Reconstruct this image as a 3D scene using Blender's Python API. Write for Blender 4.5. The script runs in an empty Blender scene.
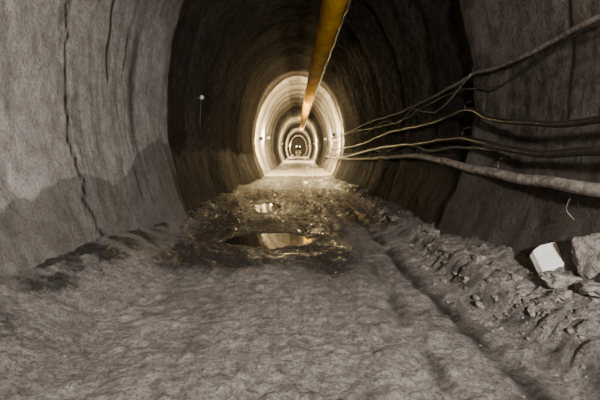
import bpy, bmesh, math, random
from mathutils import Vector, Matrix, noise
random.seed(7)
S = bpy.context.scene
COL = S.collection

def sm(a,b,x):
    t=(x-a)/(b-a)
    t=0.0 if t<0 else 1.0 if t>1 else t
    return t*t*(3-2*t)
def nz(x,y,z): return noise.noise(Vector((x,y,z)))
def fb(x,y,z,o=4): return noise.fractal(Vector((x,y,z)),1.0,2.0,o)

# ---------------------------------------------------------------- materials
def newmat(name):
    m=bpy.data.materials.new(name); m.use_nodes=True
    nt=m.node_tree; b=nt.nodes['Principled BSDF']
    return m,nt,b
def node(nt,t,**kw):
    n=nt.nodes.new(t)
    for k,v in kw.items(): setattr(n,k,v)
    return n
def mix(nt,f,a,b,mode='MIX'):
    n=node(nt,'ShaderNodeMix',data_type='RGBA',blend_type=mode)
    for sock,v in ((0,f),(6,a),(7,b)):
        if hasattr(v,'is_output'): nt.links.new(v,n.inputs[sock])
        elif sock==0: n.inputs[0].default_value=v
        else: n.inputs[sock].default_value=(v[0],v[1],v[2],1)
    return n.outputs[2]
def mth(nt,op,a,b=0.0,clamp=False):
    n=node(nt,'ShaderNodeMath',operation=op); n.use_clamp=clamp
    for i,v in enumerate((a,b)):
        if hasattr(v,'is_output'): nt.links.new(v,n.inputs[i])
        else: n.inputs[i].default_value=v
    return n.outputs[0]
def nzn(nt,scale,detail=6,rough=.6,sc=(1,1,1),dist=0):
    tc=node(nt,'ShaderNodeTexCoord'); mp=node(nt,'ShaderNodeMapping')
    mp.inputs['Scale'].default_value=sc
    nt.links.new(tc.outputs['Object'],mp.inputs[0])
    n=node(nt,'ShaderNodeTexNoise'); n.inputs['Scale'].default_value=scale
    n.inputs['Detail'].default_value=detail; n.inputs['Roughness'].default_value=rough
    n.inputs['Distortion'].default_value=dist
    nt.links.new(mp.outputs[0],n.inputs['Vector'])
    return n.outputs[0]
def ramp(nt,v,a,b,ca=0.0,cb=1.0):
    n=node(nt,'ShaderNodeMapRange'); n.clamp=True
    nt.links.new(v,n.inputs[0])
    for i,x in enumerate((a,b,ca,cb)): n.inputs[i+1].default_value=x
    return n.outputs[0]
def bump(nt,h,strength,dist,nrm=None):
    n=node(nt,'ShaderNodeBump'); n.inputs['Strength'].default_value=strength
    n.inputs['Distance'].default_value=dist
    nt.links.new(h,n.inputs['Height'])
    if nrm: nt.links.new(nrm,n.inputs['Normal'])
    return n.outputs[0]
def mask(nt):
    a=node(nt,'ShaderNodeAttribute'); a.attribute_name='mask'
    s=node(nt,'ShaderNodeSeparateColor'); nt.links.new(a.outputs['Color'],s.inputs[0])
    return s.outputs
def simple(name,col,rough=.6,metal=0,var=.35,scale=8,bs=.3,bd=.01,spec=.5):
    m,nt,b=newmat(name)
    n=nzn(nt,scale,6,.65)
    c=mix(nt,ramp(nt,n,.40,.60),[k*(1-var) for k in col],[min(1,k*(1+var)) for k in col])
    nt.links.new(c,b.inputs['Base Color'])
    b.inputs['Roughness'].default_value=rough; b.inputs['Metallic'].default_value=metal
    b.inputs['Specular IOR Level'].default_value=spec
    nt.links.new(bump(nt,nzn(nt,scale*4,5,.6),bs,bd),b.inputs['Normal'])
    return m

def shotcrete():
    m,nt,b=newmat('shotcrete'); s=mask(nt)
    big=nzn(nt,.9,5,.6); med=nzn(nt,5,7,.7); fine=nzn(nt,26,5,.75); grit=nzn(nt,75,3,.7)
    strk=nzn(nt,1.0,6,.65,(1.2,3.6,.4),.5)
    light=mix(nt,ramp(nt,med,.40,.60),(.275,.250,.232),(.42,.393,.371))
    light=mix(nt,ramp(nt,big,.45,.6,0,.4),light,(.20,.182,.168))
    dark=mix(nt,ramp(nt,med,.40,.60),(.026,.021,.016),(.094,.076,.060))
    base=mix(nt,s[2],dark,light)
    base=mix(nt,ramp(nt,strk,.52,.61,0,.5),base,mix(nt,.65,base,(.03,.025,.021)))
    wetf=mth(nt,'ADD',s[1],ramp(nt,med,.35,.65,-.18,.18))
    wetf=ramp(nt,wetf,.38,.55)
    wc=mix(nt,.55,base,(.042,.035,.030))
    base=mix(nt,wetf,base,wc)
    base=mix(nt,ramp(nt,fine,.50,.60,0,.45),base,mix(nt,.6,base,(.03,.025,.021)))
    base=mix(nt,ramp(nt,grit,.50,.60,0,.4),base,mix(nt,.6,base,(.03,.025,.021)))
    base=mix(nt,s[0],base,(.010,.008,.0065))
    nt.links.new(base,b.inputs['Base Color'])
    r=mix(nt,wetf,(.9,.9,.9),(.7,.7,.7))
    nt.links.new(r,b.inputs['Roughness'])
    nt.links.new(ramp(nt,wetf,0,1,.1,.18),b.inputs['Specular IOR Level'])
    n1=bump(nt,med,.8,.04); n2=bump(nt,fine,.9,.03,n1)
    nt.links.new(n2,b.inputs['Normal'])
    return m
def mud():
    m,nt,b=newmat('wet_mud'); s=mask(nt)
    big=nzn(nt,1.3,5,.6,(1,.5,1)); med=nzn(nt,9,8,.75,(1,.9,1),.3); fine=nzn(nt,42,5,.8) 
    strk=nzn(nt,3.2,8,.75,(1.3,.6,1),.3)
    base=mix(nt,ramp(nt,med,.42,.58),(.225,.200,.180),(.40,.367,.338))
    base=mix(nt,ramp(nt,strk,.49,.57,0,.5),base,(.48,.445,.413))
    base=mix(nt,ramp(nt,big,.49,.6,0,.45),base,mix(nt,.55,base,(.09,.078,.068)))
    base=mix(nt,ramp(nt,fine,.49,.58,0,.8),base,mix(nt,.8,base,(.05,.042,.036)))
    w=mth(nt,'ADD',s[1],ramp(nt,med,.38,.62,-.3,.3))
    w=ramp(nt,w,.3,.72)
    base=mix(nt,w,base,mix(nt,.90,base,(.018,.016,.014)))
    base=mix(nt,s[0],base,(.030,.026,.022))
    nt.links.new(base,b.inputs['Base Color'])
    rr=ramp(nt,nzn(nt,4,6,.65),.42,.58,.42,.75)
    wr=ramp(nt,nzn(nt,14,6,.7),.44,.56,.14,.5)
    r=mix(nt,w,rr,wr)
    nt.links.new(r,b.inputs['Roughness'])
    nt.links.new(ramp(nt,w,0,1,.32,.5),b.inputs['Specular IOR Level'])
    n1=bump(nt,med,.9,.05); n2=bump(nt,fine,1.0,.04,n1)
    nt.links.new(n2,b.inputs['Normal'])
    return m
M_wall=shotcrete(); M_mud=mud()
M_rock=simple('rubble_stone',(.22,.196,.174),.85,0,.4,14,.8,.03,.2)
M_rockp=simple('pale_rock',(.26,.237,.214),.85,0,.35,11,.8,.03,.2)
M_rockd=simple('wet_stone',(.17,.152,.138),.6,0,.5,9,.5,.02,.3)
M_slab=simple('pale_concrete',(.82,.82,.80),.6,0,.08,6,.3,.01)
M_pipe=simple('dusty_steel_pipe',(.25,.223,.196),.6,0,.5,12,.5,.01,.3)
M_hose=simple('dusty_black_hose',(.026,.022,.019),.4,0,.6,14,.3,.005)
M_rope=simple('dusty_cable',(.14,.122,.105),.65,0,.5,20,.3,.005,.3)
M_steel=simple('galvanised_steel',(.2,.19,.18),.45,.6,.3,15,.2,.004)
M_black=simple('black_rubber',(.02,.02,.02),.7)
M_machine=simple('machine_paint',(.22,.19,.14),.5)
m,nt,b=newmat('yellow_duct_fabric')
c=mix(nt,ramp(nt,nzn(nt,2.2,7,.7,(1,.5,1)),.42,.60,0,.75),(.92,.50,.006),(.48,.23,.006))
nt.links.new(c,b.inputs['Base Color']); b.inputs['Roughness'].default_value=.8
b.inputs['Specular IOR Level'].default_value=.06
nt.links.new(bump(nt,nzn(nt,5,5,.6,(1,.6,1)),.5,.04),b.inputs['Normal'])
M_duct=m
m,nt,b=newmat('puddle_water')
c=mix(nt,ramp(nt,nzn(nt,6),.4,.6),(.020,.016,.013),(.03,.025,.02))
nt.links.new(c,b.inputs['Base Color']); b.inputs['Roughness'].default_value=.03
b.inputs['Specular IOR Level'].default_value=.7
nt.links.new(bump(nt,nzn(nt,9,2,.5),.08,.01),b.inputs['Normal'])
M_water=m
def emis(name,col,st):
    m,nt,b=newmat(name)
    n=nzn(nt,5); c=mix(nt,ramp(nt,n,.4,.6),[k*.95 for k in col],col)
    nt.links.new(c,b.inputs['Emission Color']); b.inputs['Emission Strength'].default_value=st
    b.inputs['Base Color'].default_value=(.8,.8,.8,1)
    return m
M_glow=emis('lamp_glass',(1,.9,.66),25)
M_tail=emis('tail_lamp_glass',(1,.35,.2),2)

def addmesh(name,verts,faces,mat,smooth=True,masks=None,parent=None):
    me=bpy.data.meshes.new(name); me.from_pydata(verts,[],faces); me.update()
    if smooth: me.polygons.foreach_set('use_smooth',[True]*len(me.polygons))
    me.materials.append(mat)
    if masks:
        a=me.color_attributes.new('mask','FLOAT_COLOR','POINT')
        flat=[]
        for k in masks: flat.extend((k[0],k[1],k[2],1.0))
        a.data.foreach_set('color',flat)
    o=bpy.data.objects.new(name,me); COL.objects.link(o)
    if parent: o.parent=parent
    return o

# ---------------------------------------------------------------- tunnel lining
W=2.85; Z0=1.9; ZT=6.15; ZB=-.55
def profile():
    pts=[]
    n1=34
    for i in range(n1):
        z=ZB+(Z0-ZB)*i/n1
        pts.append((W-.62*((Z0-z)/2.2)**1.7,z))
    n2=62
    for i in range(n2+1):
        a=math.pi/2*i/n2
        pts.append((W*math.cos(a)**.96 if i<n2 else 0.0,Z0+(ZT-Z0)*math.sin(a)))
    left=[(-x,z) for x,z in pts]
    right=[(x,z) for x,z in reversed(pts[:-1])]
    return left+right
PR=profile()
JO=[(7.35,1.05,.17),(8.9,1.0,.10),(11.0,.6,.10),(12.9,.3,.22),(15.3,.0,.14),(18.2,.1,.18),(20.6,0,.12),(23.2,0,.24)]
y=25.4
while y<150:
    JO.append((y,0,.16+.09*((int(y*7))%3)/2)); y+=2.7 if y<60 else 4
for k,j in enumerate(JO):
    if 40<j[0]<43: JO[k]=(j[0],0,.34)
ys=[]
y=-9.0
while y<150:
    ys.append(y)
    y+= .15 if y<2 else .05 if y<3.8 else .022 if y<7 else .035 if y<10 else .06 if y<24 else .10 if y<60 else .6
def crackpos(z):   # left wall long crack
    return 4.95+.10*nz(0,0,z*1.1)*2+.10*nz(3,1,z*4)+.05*nz(3,1,z*12)+.04*(3-z)
V=[];MK=[]
for y in ys:
    near=y<24
    for i,(px,pz) in enumerate(PR):
        cen=Vector((px,0,(pz-1.9)*.7)); 
        inward=-cen.normalized()
        jw=.06*nz(px*.6,pz*.6,5.0)*2
        off=0.0;st=0.0;prev=-99;dd=9
        for (jy,sk,lip) in JO:
            yy=jy-sk*px/W+jw
            if yy<y: 
                prev=yy; continue
            off=lip*sm(yy-2.2,yy,y)
            dd=yy-y
            break
        d0=y-prev
        g=.06 if near else .14
        gn=.5+.5*nz(px*1.5,pz*1.5,prev)
        st=max(st,(1-sm(g*.6,g*2.0+.05*gn,d0)))
        if dd<.06: st=max(st,.5)
        if y>23.6: st=max(st,.75*(1-sm(0,1.1,dd)),.35*(1-sm(0,.8,d0)))
        off-=.05*(1-sm(.0,.12,d0))
        disp=.060*fb(px*.55,y*.45,pz*.55,3)+.020*fb(px*2.3,y*2.3,pz*2.3,4)
        if near: disp+=.008*nz(px*11,y*11,pz*11)
        if 3.2<y<7.0 and px<-1.5 and pz>-.2:
            dc=abs(y-crackpos(pz))
            w=.012+.030*abs(nz(0,7,pz*4))
            c=1-sm(w,w+.022,dc); c*=.75+.25*sm(-.2,.1,nz(4,4,pz*6)); st=max(st,c); disp-=.008*c
            halo=.30*math.exp(-(dc/.07)**2)*sm(-.1,.3,nz(1,1,pz*2)); st=max(st,halo)
            if pz>2.5 and pz<4.2:
                dc=abs(y-6.05-.06*nz(pz*3,2,2)); c=1-sm(.014,.06,dc); st=max(st,c*.9)
            dc=abs(y-6.6-.10*nz(pz*2,4,2)); c=(1-sm(.010,.05,dc))*sm(-.1,.2,nz(6,6,pz*1.5)); st=max(st,c*.75)
        if px>1.5 and 3<y<6 and 1.8<pz<3.9:
            dc=abs(y-4.25-.08*nz(pz*2,2,9)); c=1-sm(.008,.05,dc); st=max(st,c*.85)
        if y>6.2 and y<13:
            a=7.35-1.05*px/W+jw; bb=8.9-1.0*px/W+jw
            if a<y<bb: st=max(st,.66+.3*nz(px,y,pz*2))
            elif y>=bb and y<bb+.5: st=max(st,.5*(1-(y-bb)/.5))
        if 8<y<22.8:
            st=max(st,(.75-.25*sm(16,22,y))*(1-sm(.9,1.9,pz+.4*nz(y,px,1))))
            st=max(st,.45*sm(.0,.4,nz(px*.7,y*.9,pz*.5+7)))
        if y<22.8: st=max(st,.45*sm(3.8,5.2,pz))  # crown darkened in colour in place of a narrower floodlight spread
        r=nz(y*1.7,px*.3,11.0+px*.1+pz*.25)
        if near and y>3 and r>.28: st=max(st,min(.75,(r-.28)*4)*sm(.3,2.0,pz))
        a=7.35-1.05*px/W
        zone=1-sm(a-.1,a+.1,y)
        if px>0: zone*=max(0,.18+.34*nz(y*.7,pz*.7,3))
        zone*=1-.6*sm(3.0,4.6,pz)  # upper wall albedo lowered too, painted light falloff
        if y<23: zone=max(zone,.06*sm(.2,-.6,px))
        if y>22: zone=(1.0-.45*sm(3.2,5.0,pz))*sm(22.8,23.4,y)  # lamp-lit stretch: dimmer crown put into the albedo
        if y>41: zone*=1-.95*sm(41,42,y)*(1-sm(55,56,y))  # unlit stretch between lamps, its darkness painted as low albedo
        if y>68: zone*=1-.95*sm(68,69,y)*(1-sm(86,87,y))  # second unlit stretch, darkness likewise put into the albedo
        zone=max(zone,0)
        if y>23.5: st=max(st,.5*sm(.05,.45,nz(px*.6,y*1.3,pz*.6)))
        wl=1.16-.05*y*.5+.34*nz(y*.7,0,2)+.14*nz(y*3,0,2)
        if y>6: wl+=.6*sm(5.8,7.5,y)
        wet=1-sm(wl-.12,wl+.14,pz)
        if px>0: wet=max(wet,.35)
        if y>23: wet*=.4
        v=Vector((px,y,pz))+inward*(off+disp)
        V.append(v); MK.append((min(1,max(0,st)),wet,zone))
n=len(PR);F=[]
for j in range(len(ys)-1):
    for i in range(n-1):
        a=j*n+i; F.append((a,a+1,a+n+1,a+n))
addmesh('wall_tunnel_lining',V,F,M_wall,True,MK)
V=[(0,149.5,2.0)];F=[]
for i,(px,pz) in enumerate(PR): V.append((px*1.05,149.5+.5*nz(px,pz,1),pz*1.03))
for i in range(1,len(PR)): F.append((0,i,i+1))
F.append((0,len(PR),1))
addmesh('wall_end',V,F,M_rock,True)

# ---------------------------------------------------------------- floor
PUD=[(-.48,6.75,.72,.62),(-.88,10.7,.42,.9)]
def floor_h(x,y,detail=True):
    h=-.15*sm(12,23,y)
    fl=(1-.45*sm(4.5,8,y))*(1-.7*sm(13,21,y))
    e=.18*nz(0,y*.55,1)+.06*nz(0,y*2.3,4)
    lump=fb(x*1.6,y*1.3,0,4)
    h+=.40*sm(-1.55+e,-2.6+e,x)*fl
    e2=.16*nz(5,y*.6,1)+.07*nz(5,y*2.1,4)+.045*nz(5,y*7,4)
    r=sm(1.74+e2,2.0+e2,x)
    h+=(.22*r+.24*sm(2.0,2.9,x))*fl
    h+=.028*lump*(1+.9*r)
    if detail:
        near=1-.6*sm(12,25,y)
        t=noise.turbulence(Vector((x*3.6,y*3.6,1)),5,False)
        h+=near*.022*(t-.6)
        c1=max(0,nz(x*9,y*8.5,12)-.12); c2=max(0,nz(x*16,y*16,22)-.1)
        h+=near*(.045*c1+.030*c2)
        h+=near*.006*nz(x*30,y*28,2)
        if r>.02: h+=r*.05*abs(fb(x*8,y*8,4,3))+r*(1-sm(2.0,2.5,x))*.06*abs(nz(x*5,y*5,7))
        rx=1.38+.1*nz(0,y*.9,7)+.12*(1-sm(2.0,5,y))
        h-=.06*math.exp(-((x-rx)/.09)**2)*(1-sm(8,14,y))
        for tx,dp,w in ((.45,.035,.13),(-.85,.035,.14),(.95,.03,.08)):
            tx2=tx+.08*nz(tx,y*.5,7)+.03*nz(tx,y*3,7)
            g=math.exp(-((x-tx2)/w)**2)
            k=.6+.4*sm(-.3,.2,nz(tx,y*1.1,44))
            h-=dp*g*k
            h+=dp*.5*k*math.exp(-((x-tx2-w*1.5)/(w*.4))**2)*max(0,.5+nz(tx,y*5,8))
    for (cx,cy,ax,ay) in PUD:
        dx=(x-cx)/ax;dy=(y-cy)/ay
        if abs(dx)<2.5 and abs(dy)<2.5:
            q=math.sqrt(dx*dx+dy*dy)+.28*nz(x*3,y*2.4,6)+.2*nz(x*9,y*6,6)
            k=1-sm(.75,1.25,q)
            h=h*(1-k)+(-.085)*k
            k2=(1-sm(1.3,2.2,q))*(1-k)
            h=h*(1-k2)+(-.034+.8*abs(h))*k2
    return h
ys=[];y=-9.0
while y<150:
    ys.append(y)
    y+= .25 if y<.6 else .018 if y<3.5 else .026 if y<8 else .042 if y<16 else .12 if y<30 else .6
xs=[];x=-3.05
while x<3.06: xs.append(x); x+=.020
V=[];MK=[]
for y in ys:
    det=y<40
    e2=.16*nz(5,y*.6,1)+.07*nz(5,y*2.1,4)+.045*nz(5,y*7,4)
    ew=.2*nz(0,y*.4,9)
    for x in xs:
        h=floor_h(x,y,det and y>.4)
        V.append((x,y,h))
        cx=.35+ew
        w=1.0*math.exp(-((x-cx)/.65)**2)*sm(3.9,5.9,y)
        w=max(w,1.1*math.exp(-((x+1.0)/1.05)**4)*sm(4.4,5.6,y+.7*nz(x*1.5,3,3))*(1-.4*sm(12,15,y)))
        w=max(w,.65*sm(6.0,9,y))
        w*=1-.8*sm(22,24,y)
        rx=1.38+.1*nz(0,y*.9,7)+.12*(1-sm(2.0,5,y))
        s=.95*math.exp(-((x-rx+.04*nz(x*8,y*8,3))/.10)**2)*(1-sm(7,11,y))*sm(-.5,.1,nz(2,y*2,3))
        s=max(s,.6*math.exp(-((x-.98-.05*nz(3,y*2,3))/.05)**2)*(1-sm(5,8,y))*sm(-.2,.2,nz(7,y*1.7,3)))
        for tx in (.45,-.85): s=max(s,.3*math.exp(-((x-tx)/.10)**2)*sm(-.2,.3,nz(x*2,y*1.5,33))*(1-sm(5,7,y)))
        s=max(s,.6*math.exp(-((x+1.55)/.45)**2)*sm(5.6,7.2,y)*(1-sm(13,17,y))*sm(-.5,.1,nz(x*3,y*2,61)))
        if x>1.6:
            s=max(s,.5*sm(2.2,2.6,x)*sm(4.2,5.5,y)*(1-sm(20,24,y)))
            s=max(s,.65*math.exp(-((x-1.84-e2)/.07)**2)*sm(-.3,.3,nz(x*5,y*5,3))*(1-sm(14,20,y)))  # berm step: shadow under its ragged edge painted into the mud colour
            w=max(w,.4*sm(1.7,2.1,x)*sm(5,8,y))
        if x<-1.5:
            w=max(w,.6*sm(-1.7,-2.4,x)*sm(-.3,.3,nz(x*3,y*3,5))+.25*sm(-1.7,-2.4,x))
        w+=.45*max(0,nz(x*1.1,y*.8,20))
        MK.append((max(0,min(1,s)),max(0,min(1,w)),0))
n=len(xs);F=[]
for j in range(len(ys)-1):
    for i in range(n-1):
        a=j*n+i; F.append((a,a+1,a+n+1,a+n))
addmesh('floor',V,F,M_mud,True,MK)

for (cx,cy,ax,ay) in PUD:
    zz=-.035
    V=[(cx,cy,zz)];F=[];N=48
    for i in range(N):
        a=2*math.pi*i/N; r=1.45+.1*math.sin(3*a+cx)
        V.append((cx+ax*r*math.cos(a),cy+ay*r*math.sin(a),zz))
    for i in range(N): F.append((0,1+i,1+(i+1)%N))
    addmesh('puddle',V,F,M_water)

# ---------------------------------------------------------------- rocks
def rock_into(bm,c,size,seed,sub=2,sx=1,sy=1,sz=.7,rot=None,rough=.35):
    r=bmesh.ops.create_icosphere(bm,subdivisions=sub,radius=1)
    R=rot or Matrix.Rotation(random.uniform(0,6.28),3,'Z')@Matrix.Rotation(random.uniform(-.5,.5),3,'X')
    for v in r['verts']:
        p=v.co.copy()
        k=1+rough*nz(p.x*1.2+seed,p.y*1.2,p.z*1.2)+rough*.4*nz(p.x*3+seed,p.y*3,p.z*3)
        m=max(abs(p.x),abs(p.y),abs(p.z))
        p=p*(k*(.55+.45*(.75/m)))
        p=Vector((p.x*sx,p.y*sy,p.z*sz))*size
        v.co=R@p+Vector(c)
def fin(bm,name,mat,smooth=False):
    me=bpy.data.meshes.new(name); bm.to_mesh(me); bm.free(); me.materials.append(mat)
    if smooth: me.polygons.foreach_set('use_smooth',[True]*len(me.polygons))
    o=bpy.data.objects.new(name,me); COL.objects.link(o); return o
bm=bmesh.new()
for i in range(640):
    y=2.0+11*random.random()**1.4
    x=random.gauss(2.02,.20)+.16*nz(5,y*.6,1)
    if x>2.40 or x<1.5: continue
    if nz(x*2,y*1.4,40)<-.12: continue
    s=random.choice([.008,.010,.014,.018,.022,.03,.042])*random.uniform(.7,1.25)
    if y<3: s*=.7
    rock_into(bm,(x,y,floor_h(x,y)-s*.05),s,i*3.1,2,1,random.uniform(.7,1.5),random.uniform(.4,.75),None,.45)
fin(bm,'gravel_berm',M_rock)
bm=bmesh.new()
for i in range(220):
    y=1.6+14*random.random()**1.6; x=random.uniform(-2.2,1.9)
    s=random.choice([.005,.008,.012,.018])*random.uniform(.7,1.3)
    rock_into(bm,(x,y,floor_h(x,y)+s*.1),s,i*3.1,1)
fin(bm,'floor_gravel',M_rockd)
def bigrock(x,y,s,sx,sy,sz,seed,mat,rz=0,dz=.3):
    bm=bmesh.new()
    R=Matrix.Rotation(rz,3,'Z')@Matrix.Rotation(.15,3,'Y')
    rock_into(bm,(0,0,0),s,seed,4,sx,sy,sz,R,.45)
    o=fin(bm,'rock',mat); o.location=(x,y,floor_h(x,y)+s*sz*dz)
    return o
bigrock(2.60,3.42,.17,.8,.9,1.25,3,M_rock,.4,.75)
bigrock(2.35,3.44,.13,1.5,.9,.5,9,M_rockp,.1,.4)
bigrock(2.42,3.15,.12,1.5,1,.5,14,M_rockp,.9,.4)
bigrock(2.22,3.25,.06,1.2,1,.7,17,M_rock,1.9,.4)
bigrock(2.12,3.75,.05,1.2,1,.7,24,M_rock,.2,.4)
bigrock(2.10,4.5,.06,1.2,1,.7,27,M_rock,.2,.4)
bigrock(2.15,6.3,.09,1.2,1,.6,31,M_rock,.2,.4)
bigrock(1.95,7.9,.10,1.4,1,.5,35,M_rock,.2,.3)
bm=bmesh.new()
out=[(-.25,-.15),(.19,-.13),(.24,-.02),(.14,.15),(-.06,.16),(-.17,.12)]
N=len(out)
lo=[bm.verts.new((x,y,-.04)) for x,y in out]; hi=[bm.verts.new((x*.95+.01,y*.93,.04)) for x,y in out]
bm.faces.new(hi); bm.faces.new(lo[::-1])
for i in range(N): bm.faces.new((lo[i],lo[(i+1)%N],hi[(i+1)%N],hi[i]))
bmesh.ops.bevel(bm,geom=list(bm.edges),offset=.007,segments=2,affect='EDGES')
o=fin(bm,'concrete_slab',M_slab)
o.location=(2.50,3.80,floor_h(2.50,3.80)+.09); o.rotation_euler=(.55,-.25,.10)

# ---------------------------------------------------------------- tubes
def interp(pts,step=.12):
    out=[]
    P=[Vector(p) for p in pts]; P=[P[0]*2-P[1]]+P+[P[-1]*2-P[-2]]
    for i in range(1,len(P)-2):
        a,b,c,d=P[i-1:i+3]; L=(c-b).length; k=max(2,int(L/step))
        for j in range(k):
            t=j/k
            out.append(.5*((2*b)+(c-a)*t+(2*a-5*b+4*c-d)*t*t+(3*b-a-3*c+d)*t**3))
    out.append(P[-2]); return out
def tube(name,pts,r,mat,seg=12,wob=0,step=.12,parent=None,rf=None):
    P=interp(pts,step); V=[];F=[]
    for k,p in enumerate(P):
        t=(P[min(k+1,len(P)-1)]-P[max(k-1,0)]).normalized()
        up=Vector((0,0,1)) if abs(t.z)<.9 else Vector((1,0,0))
        s=t.cross(up).normalized(); u=s.cross(t)
        c=p+(s*nz(p.y*1.3,r*99,1)+u*nz(p.y*1.6,r*77,4))*wob
        rr=r if rf is None else r*rf(p)
        for i in range(seg):
            a=2*math.pi*i/seg; V.append(c+(s*math.cos(a)+u*math.sin(a))*rr)
    for k in range(len(P)-1):
        for i in range(seg):
            a=k*seg+i;b_=k*seg+(i+1)%seg; F.append((a,b_,b_+seg,a+seg))
    F.append(tuple(range(seg-1,-1,-1))); F.append(tuple((len(P)-1)*seg+i for i in range(seg)))
    return addmesh(name,V,F,mat,True,parent=parent)
def ring(name,c,r,w,mat,parent,axis='Y'):
    bm=bmesh.new()
    bmesh.ops.create_cone(bm,cap_ends=True,segments=24,radius1=r,radius2=r,depth=w)
    bmesh.ops.bevel(bm,geom=[e for e in bm.edges if len([f for f in e.link_faces if len(f.verts)>4])],offset=w*.2,segments=2,affect='EDGES')
    bmesh.ops.rotate(bm,cent=(0,0,0),matrix=Matrix.Rotation(math.pi/2,3,'X'),verts=bm.verts)
    o=fin(bm,name,mat,True); o.location=c; o.parent=parent; return o
def wall_x(z):
    if z<Z0: return W-.62*((Z0-z)/2.2)**1.7
    return W*math.sqrt(max(0,1-((z-Z0)/(ZT-Z0))**2))
def bracket(c,parent,drop):
    tube('bracket',[(wall_x(c[2]+drop)+.05,c[1],c[2]+drop),(c[0]+.02,c[1],c[2]+drop*.8),(c[0],c[1],c[2]+.02)],.008,M_hose,6,0,.05,parent)

big=[(2.62,-3,1.15),(2.62,1.5,1.14),(2.60,3.4,1.16),(2.60,4.6,1.17),(2.60,5.8,1.21),(2.60,7.2,1.30),(2.60,8.6,1.36),(2.58,11,1.30),(2.55,15,1.16),(2.5,22,1.02),(2.5,40,.9)]
p=tube('water_pipe',big,.062,M_pipe,16,.02)
for yy,zz in ((2.0,1.145),(7.2,1.30),(13,1.23)): ring('coupling',(2.61,yy,zz),.074,.12,M_steel,p)
for yy,zz in ((5.2,1.19),(8.8,1.36),(12,1.27)): bracket((2.6,yy,zz),p,.25)
hA=[(2.62,-3,1.5),(2.62,1.5,1.47),(2.6,3.5,1.48),(2.6,4.4,1.46),(2.6,5.25,1.55),(2.62,6.5,1.69),(2.6,8.7,1.64),(2.6,13,1.56),(2.55,18,1.3),(2.5,23,1.1),(2.5,35,1.1)]
h=tube('air_hose',hA,.042,M_hose,12,.02)
for yy,zz in ((6.4,1.69),(11,1.6)): bracket((2.6,yy,zz),h,.18)
hB=[(2.62,-3,1.85),(2.62,1.5,1.78),(2.6,3.5,1.76),(2.6,4.4,1.79),(2.62,5.5,1.91),(2.65,6.4,2.12),(2.62,8.1,2.02),(2.6,11.7,1.99),(2.58,16,1.75),(2.5,23,1.6),(2.5,35,1.5)]
h=tube('air_hose',hB,.035,M_hose,12,.02)
for yy,zz in ((6.4,2.12),(10,2.0)): bracket((2.62,yy,zz),h,.15)
hD=[(2.62,5.2,1.50),(2.6,6.4,1.55),(2.6,8,1.50),(2.62,10,1.62),(2.6,12,1.45),(2.6,15,1.5),(2.55,20,1.3),(2.5,30,1.3)]
tube('air_hose',hD,.020,M_rope,10,.03)
cC=[(2.62,-3,2.7),(2.62,1.5,2.66),(2.6,3.64,2.64),(2.62,4.33,2.61),(2.62,5.37,2.57),(2.64,6.2,2.63),(2.62,7.1,2.56),(2.62,8.8,2.50),(2.6,10.6,2.45),(2.6,15,2.5),(2.6,21,2.42),(2.6,40,2.4)]
h=tube('power_cable',cC,.028,M_rope,10,.02)
for yy,zz in ((6.2,2.63),(9.4,2.49)): bracket((2.62,yy,zz),h,.15)
c2=[(a+.02,b_,c-.14-.10*math.sin(b_*1.4)) for a,b_,c in cC]
tube('power_cable',c2,.012,M_hose,8,.03)
c3=[(2.60,6.2,2.63),(2.6,6.9,2.38),(2.6,7.6,2.22),(2.6,8.4,2.28),(2.6,9.4,2.42),(2.6,10.5,2.2),(2.6,12.5,2.35),(2.6,16,2.1)]
tube('power_cable',c3,.012,M_rope,8,.03)
tube('hanging_wire',[(2.70,3.9,1.08),(2.55,3.75,.98),(2.52,3.7,.93),(2.56,3.65,.86)],.006,M_rope,6,0,.03)
tube('hanging_wire',[(2.78,6.0,3.3),(2.73,6.05,2.9),(2.7,5.95,2.3),(2.70,6.0,1.9)],.008,M_hose,6,.02,.05)

# ---------------------------------------------------------------- ventilation duct
dp=[(.9,-6,4.72),(.86,3,4.71),(.80,9.1,4.70),(.73,15,4.66),(.66,24,4.66),(.58,38,4.66),(.50,60,4.64)]
def drf(p):
    k=(p.y%2.4)
    return 1-.05*math.exp(-(min(k,2.4-k)/.06)**2)+.02*nz(p.x*2,p.y*1.5,0)
d=tube('ventilation_duct',dp,.27,M_duct,28,.04,.10,None,drf)
for yy in range(3,60,3):
    t=interp(dp,.3); q=min(t,key=lambda v:abs(v.y-yy))
    tube('hanger_strap',[(q.x,q.y,q.z+.26),(q.x*.95,q.y,5.9)],.012,M_steel,6,0,.4,d)
tube('duct_cable',[(a+.26,b_,c-.16) for a,b_,c in dp],.04,M_hose,8,.04,.2,d)

e=bpy.data.objects.new('survey_marker',None); COL.objects.link(e)
tube('pin',[(-2.85,11,2.86),(-2.58,11,2.90)],.012,M_steel,8,0,.1,e)
r_=ring('disc',(-2.58,10.98,2.9),.055,.03,M_slab,e)
tube('tail',[(-2.60,11,2.86),(-2.66,11.1,2.5),(-2.70,11.2,2.1)],.010,M_rope,6,.01,.06,e)

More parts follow.
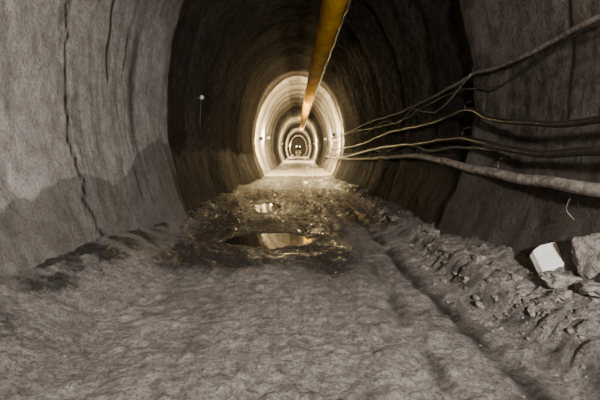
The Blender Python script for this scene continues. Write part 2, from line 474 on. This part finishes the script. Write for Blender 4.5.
# ---------------------------------------------------------------- lamps
def work_lamp(x,y,z,power,spot=False,aim=1):
    e=bpy.data.objects.new('work_lamp',None); COL.objects.link(e); e.location=(0,0,0)
    bm=bmesh.new(); bmesh.ops.create_cube(bm,size=1)
    bmesh.ops.scale(bm,vec=(.26,.10,.20),verts=bm.verts)
    for v in bm.verts:
        if v.co.y*aim<0: v.co.x*=.7; v.co.z*=.7
    bmesh.ops.bevel(bm,geom=list(bm.edges),offset=.012,segments=2,affect='EDGES')
    o=fin(bm,'housing',M_steel); o.location=(x,y,z); o.parent=e
    bm=bmesh.new(); bmesh.ops.create_cube(bm,size=1); bmesh.ops.scale(bm,vec=(.22,.012,.16),verts=bm.verts)
    bmesh.ops.bevel(bm,geom=list(bm.edges),offset=.004,segments=1,affect='EDGES')
    o=fin(bm,'glass',M_glow); o.location=(x,y+aim*.055,z); o.parent=e
    sgn=1 if x>0 else -1
    tube('arm',[(x,y,z-.09),(x+sgn*.1,y,z-.14),(sgn*(wall_x(z)+.02),y,z-.14)],.015,M_steel,8,0,.05,e)
    L=bpy.data.lights.new('lamp','SPOT' if spot else 'POINT'); L.energy=power; L.color=(1,.76,.38); L.shadow_soft_size=.12
    lo=bpy.data.objects.new('lamp_light',L); COL.objects.link(lo); lo.location=(x-sgn*.05,y+aim*.25,z); lo.parent=e
    if spot:
        L.spot_size=math.radians(170); L.spot_blend=.25
        lo.rotation_euler=(math.radians(90),0,0)
work_lamp(-2.3,24.9,2.2,4200,True)
work_lamp(2.3,25.2,2.1,4200,True)
work_lamp(-2.2,30,2.4,1400)
work_lamp(2.2,33,2.4,1400)
work_lamp(2.3,57.5,2.4,4800)
work_lamp(-2.3,59,2.4,4800)
work_lamp(-2.4,89,2.4,4500)
work_lamp(2.4,94,2.6,4500)
work_lamp(-2.4,128,3.0,6000)
work_lamp(2.1,23.9,2.4,450)  # extra lamp, added as spill to make the wet floor glisten

L=bpy.data.lights.new('floodlight','AREA'); L.energy=930; L.size=.4; L.color=(1,.945,.88)
o=bpy.data.objects.new('floodlight',L); COL.objects.link(o); o.location=(1.3,-2.0,2.6)
o.rotation_euler=(Vector((-1.8,4.7,.6))-o.location).to_track_quat('-Z','Y').to_euler()

# ---------------------------------------------------------------- distant loader
e=bpy.data.objects.new('mine_loader',None); COL.objects.link(e)
def box(name,c,s,mat,bv=.05,taper=1):
    bm=bmesh.new(); bmesh.ops.create_cube(bm,size=1); bmesh.ops.scale(bm,vec=s,verts=bm.verts)
    for v in bm.verts:
        if v.co.z>0: v.co.x*=taper; v.co.y*=taper
    bmesh.ops.bevel(bm,geom=list(bm.edges),offset=bv,segments=2,affect='EDGES')
    o=fin(bm,name,mat); o.location=c; o.parent=e; return o
LY=110;LZ=-.15
box('chassis',(0,LY,LZ+.85),(1.7,4,.7),M_machine)
box('engine_cover',(0,LY-1.1,LZ+1.4),(1.4,1.7,.5),M_machine,.06,.9)
box('cab',(.0,LY+.5,LZ+1.95),(1.2,1.2,1.2),M_black,.06,.85)
box('cab_roof',(.0,LY+.5,LZ+2.6),(1.25,1.3,.1),M_machine,.03)
box('bucket',(0,LY+2.9,LZ+.7),(1.9,1.0,.8),M_machine,.06,1.1)
for sx in (-1,1):
    for sy in (-1.3,1.3):
        bm=bmesh.new(); bmesh.ops.create_cone(bm,cap_ends=True,segments=28,radius1=.6,radius2=.6,depth=.45)
        bmesh.ops.bevel(bm,geom=[x for x in bm.edges if any(len(f.verts)>4 for f in x.link_faces)],offset=.08,segments=2,affect='EDGES')
        bmesh.ops.rotate(bm,cent=(0,0,0),matrix=Matrix.Rotation(math.pi/2,3,'Y'),verts=bm.verts)
        o=fin(bm,'wheel',M_black,True); o.location=(sx*.9,LY+sy,LZ+.6); o.parent=e
    box('tail_light',(sx*.55,LY-2.02,LZ+1.0),(.22,.06,.16),M_tail,.01)
    box('work_light',(sx*.45,LY-.15,LZ+2.6),(.22,.08,.16),M_glow,.01)

w=bpy.data.worlds.new('world'); S.world=w; w.use_nodes=True
w.node_tree.nodes['Background'].inputs[0].default_value=(1,.97,.94,1)
w.node_tree.nodes['Background'].inputs[1].default_value=.2
cam=bpy.data.cameras.new('camera'); co=bpy.data.objects.new('camera',cam); COL.objects.link(co)
cam.sensor_width=36; cam.lens=24; cam.clip_end=400; cam.clip_start=.05
co.location=(0,0,1.5); co.rotation_euler=(math.radians(90-7.125),0,math.radians(-.25))
S.camera=co
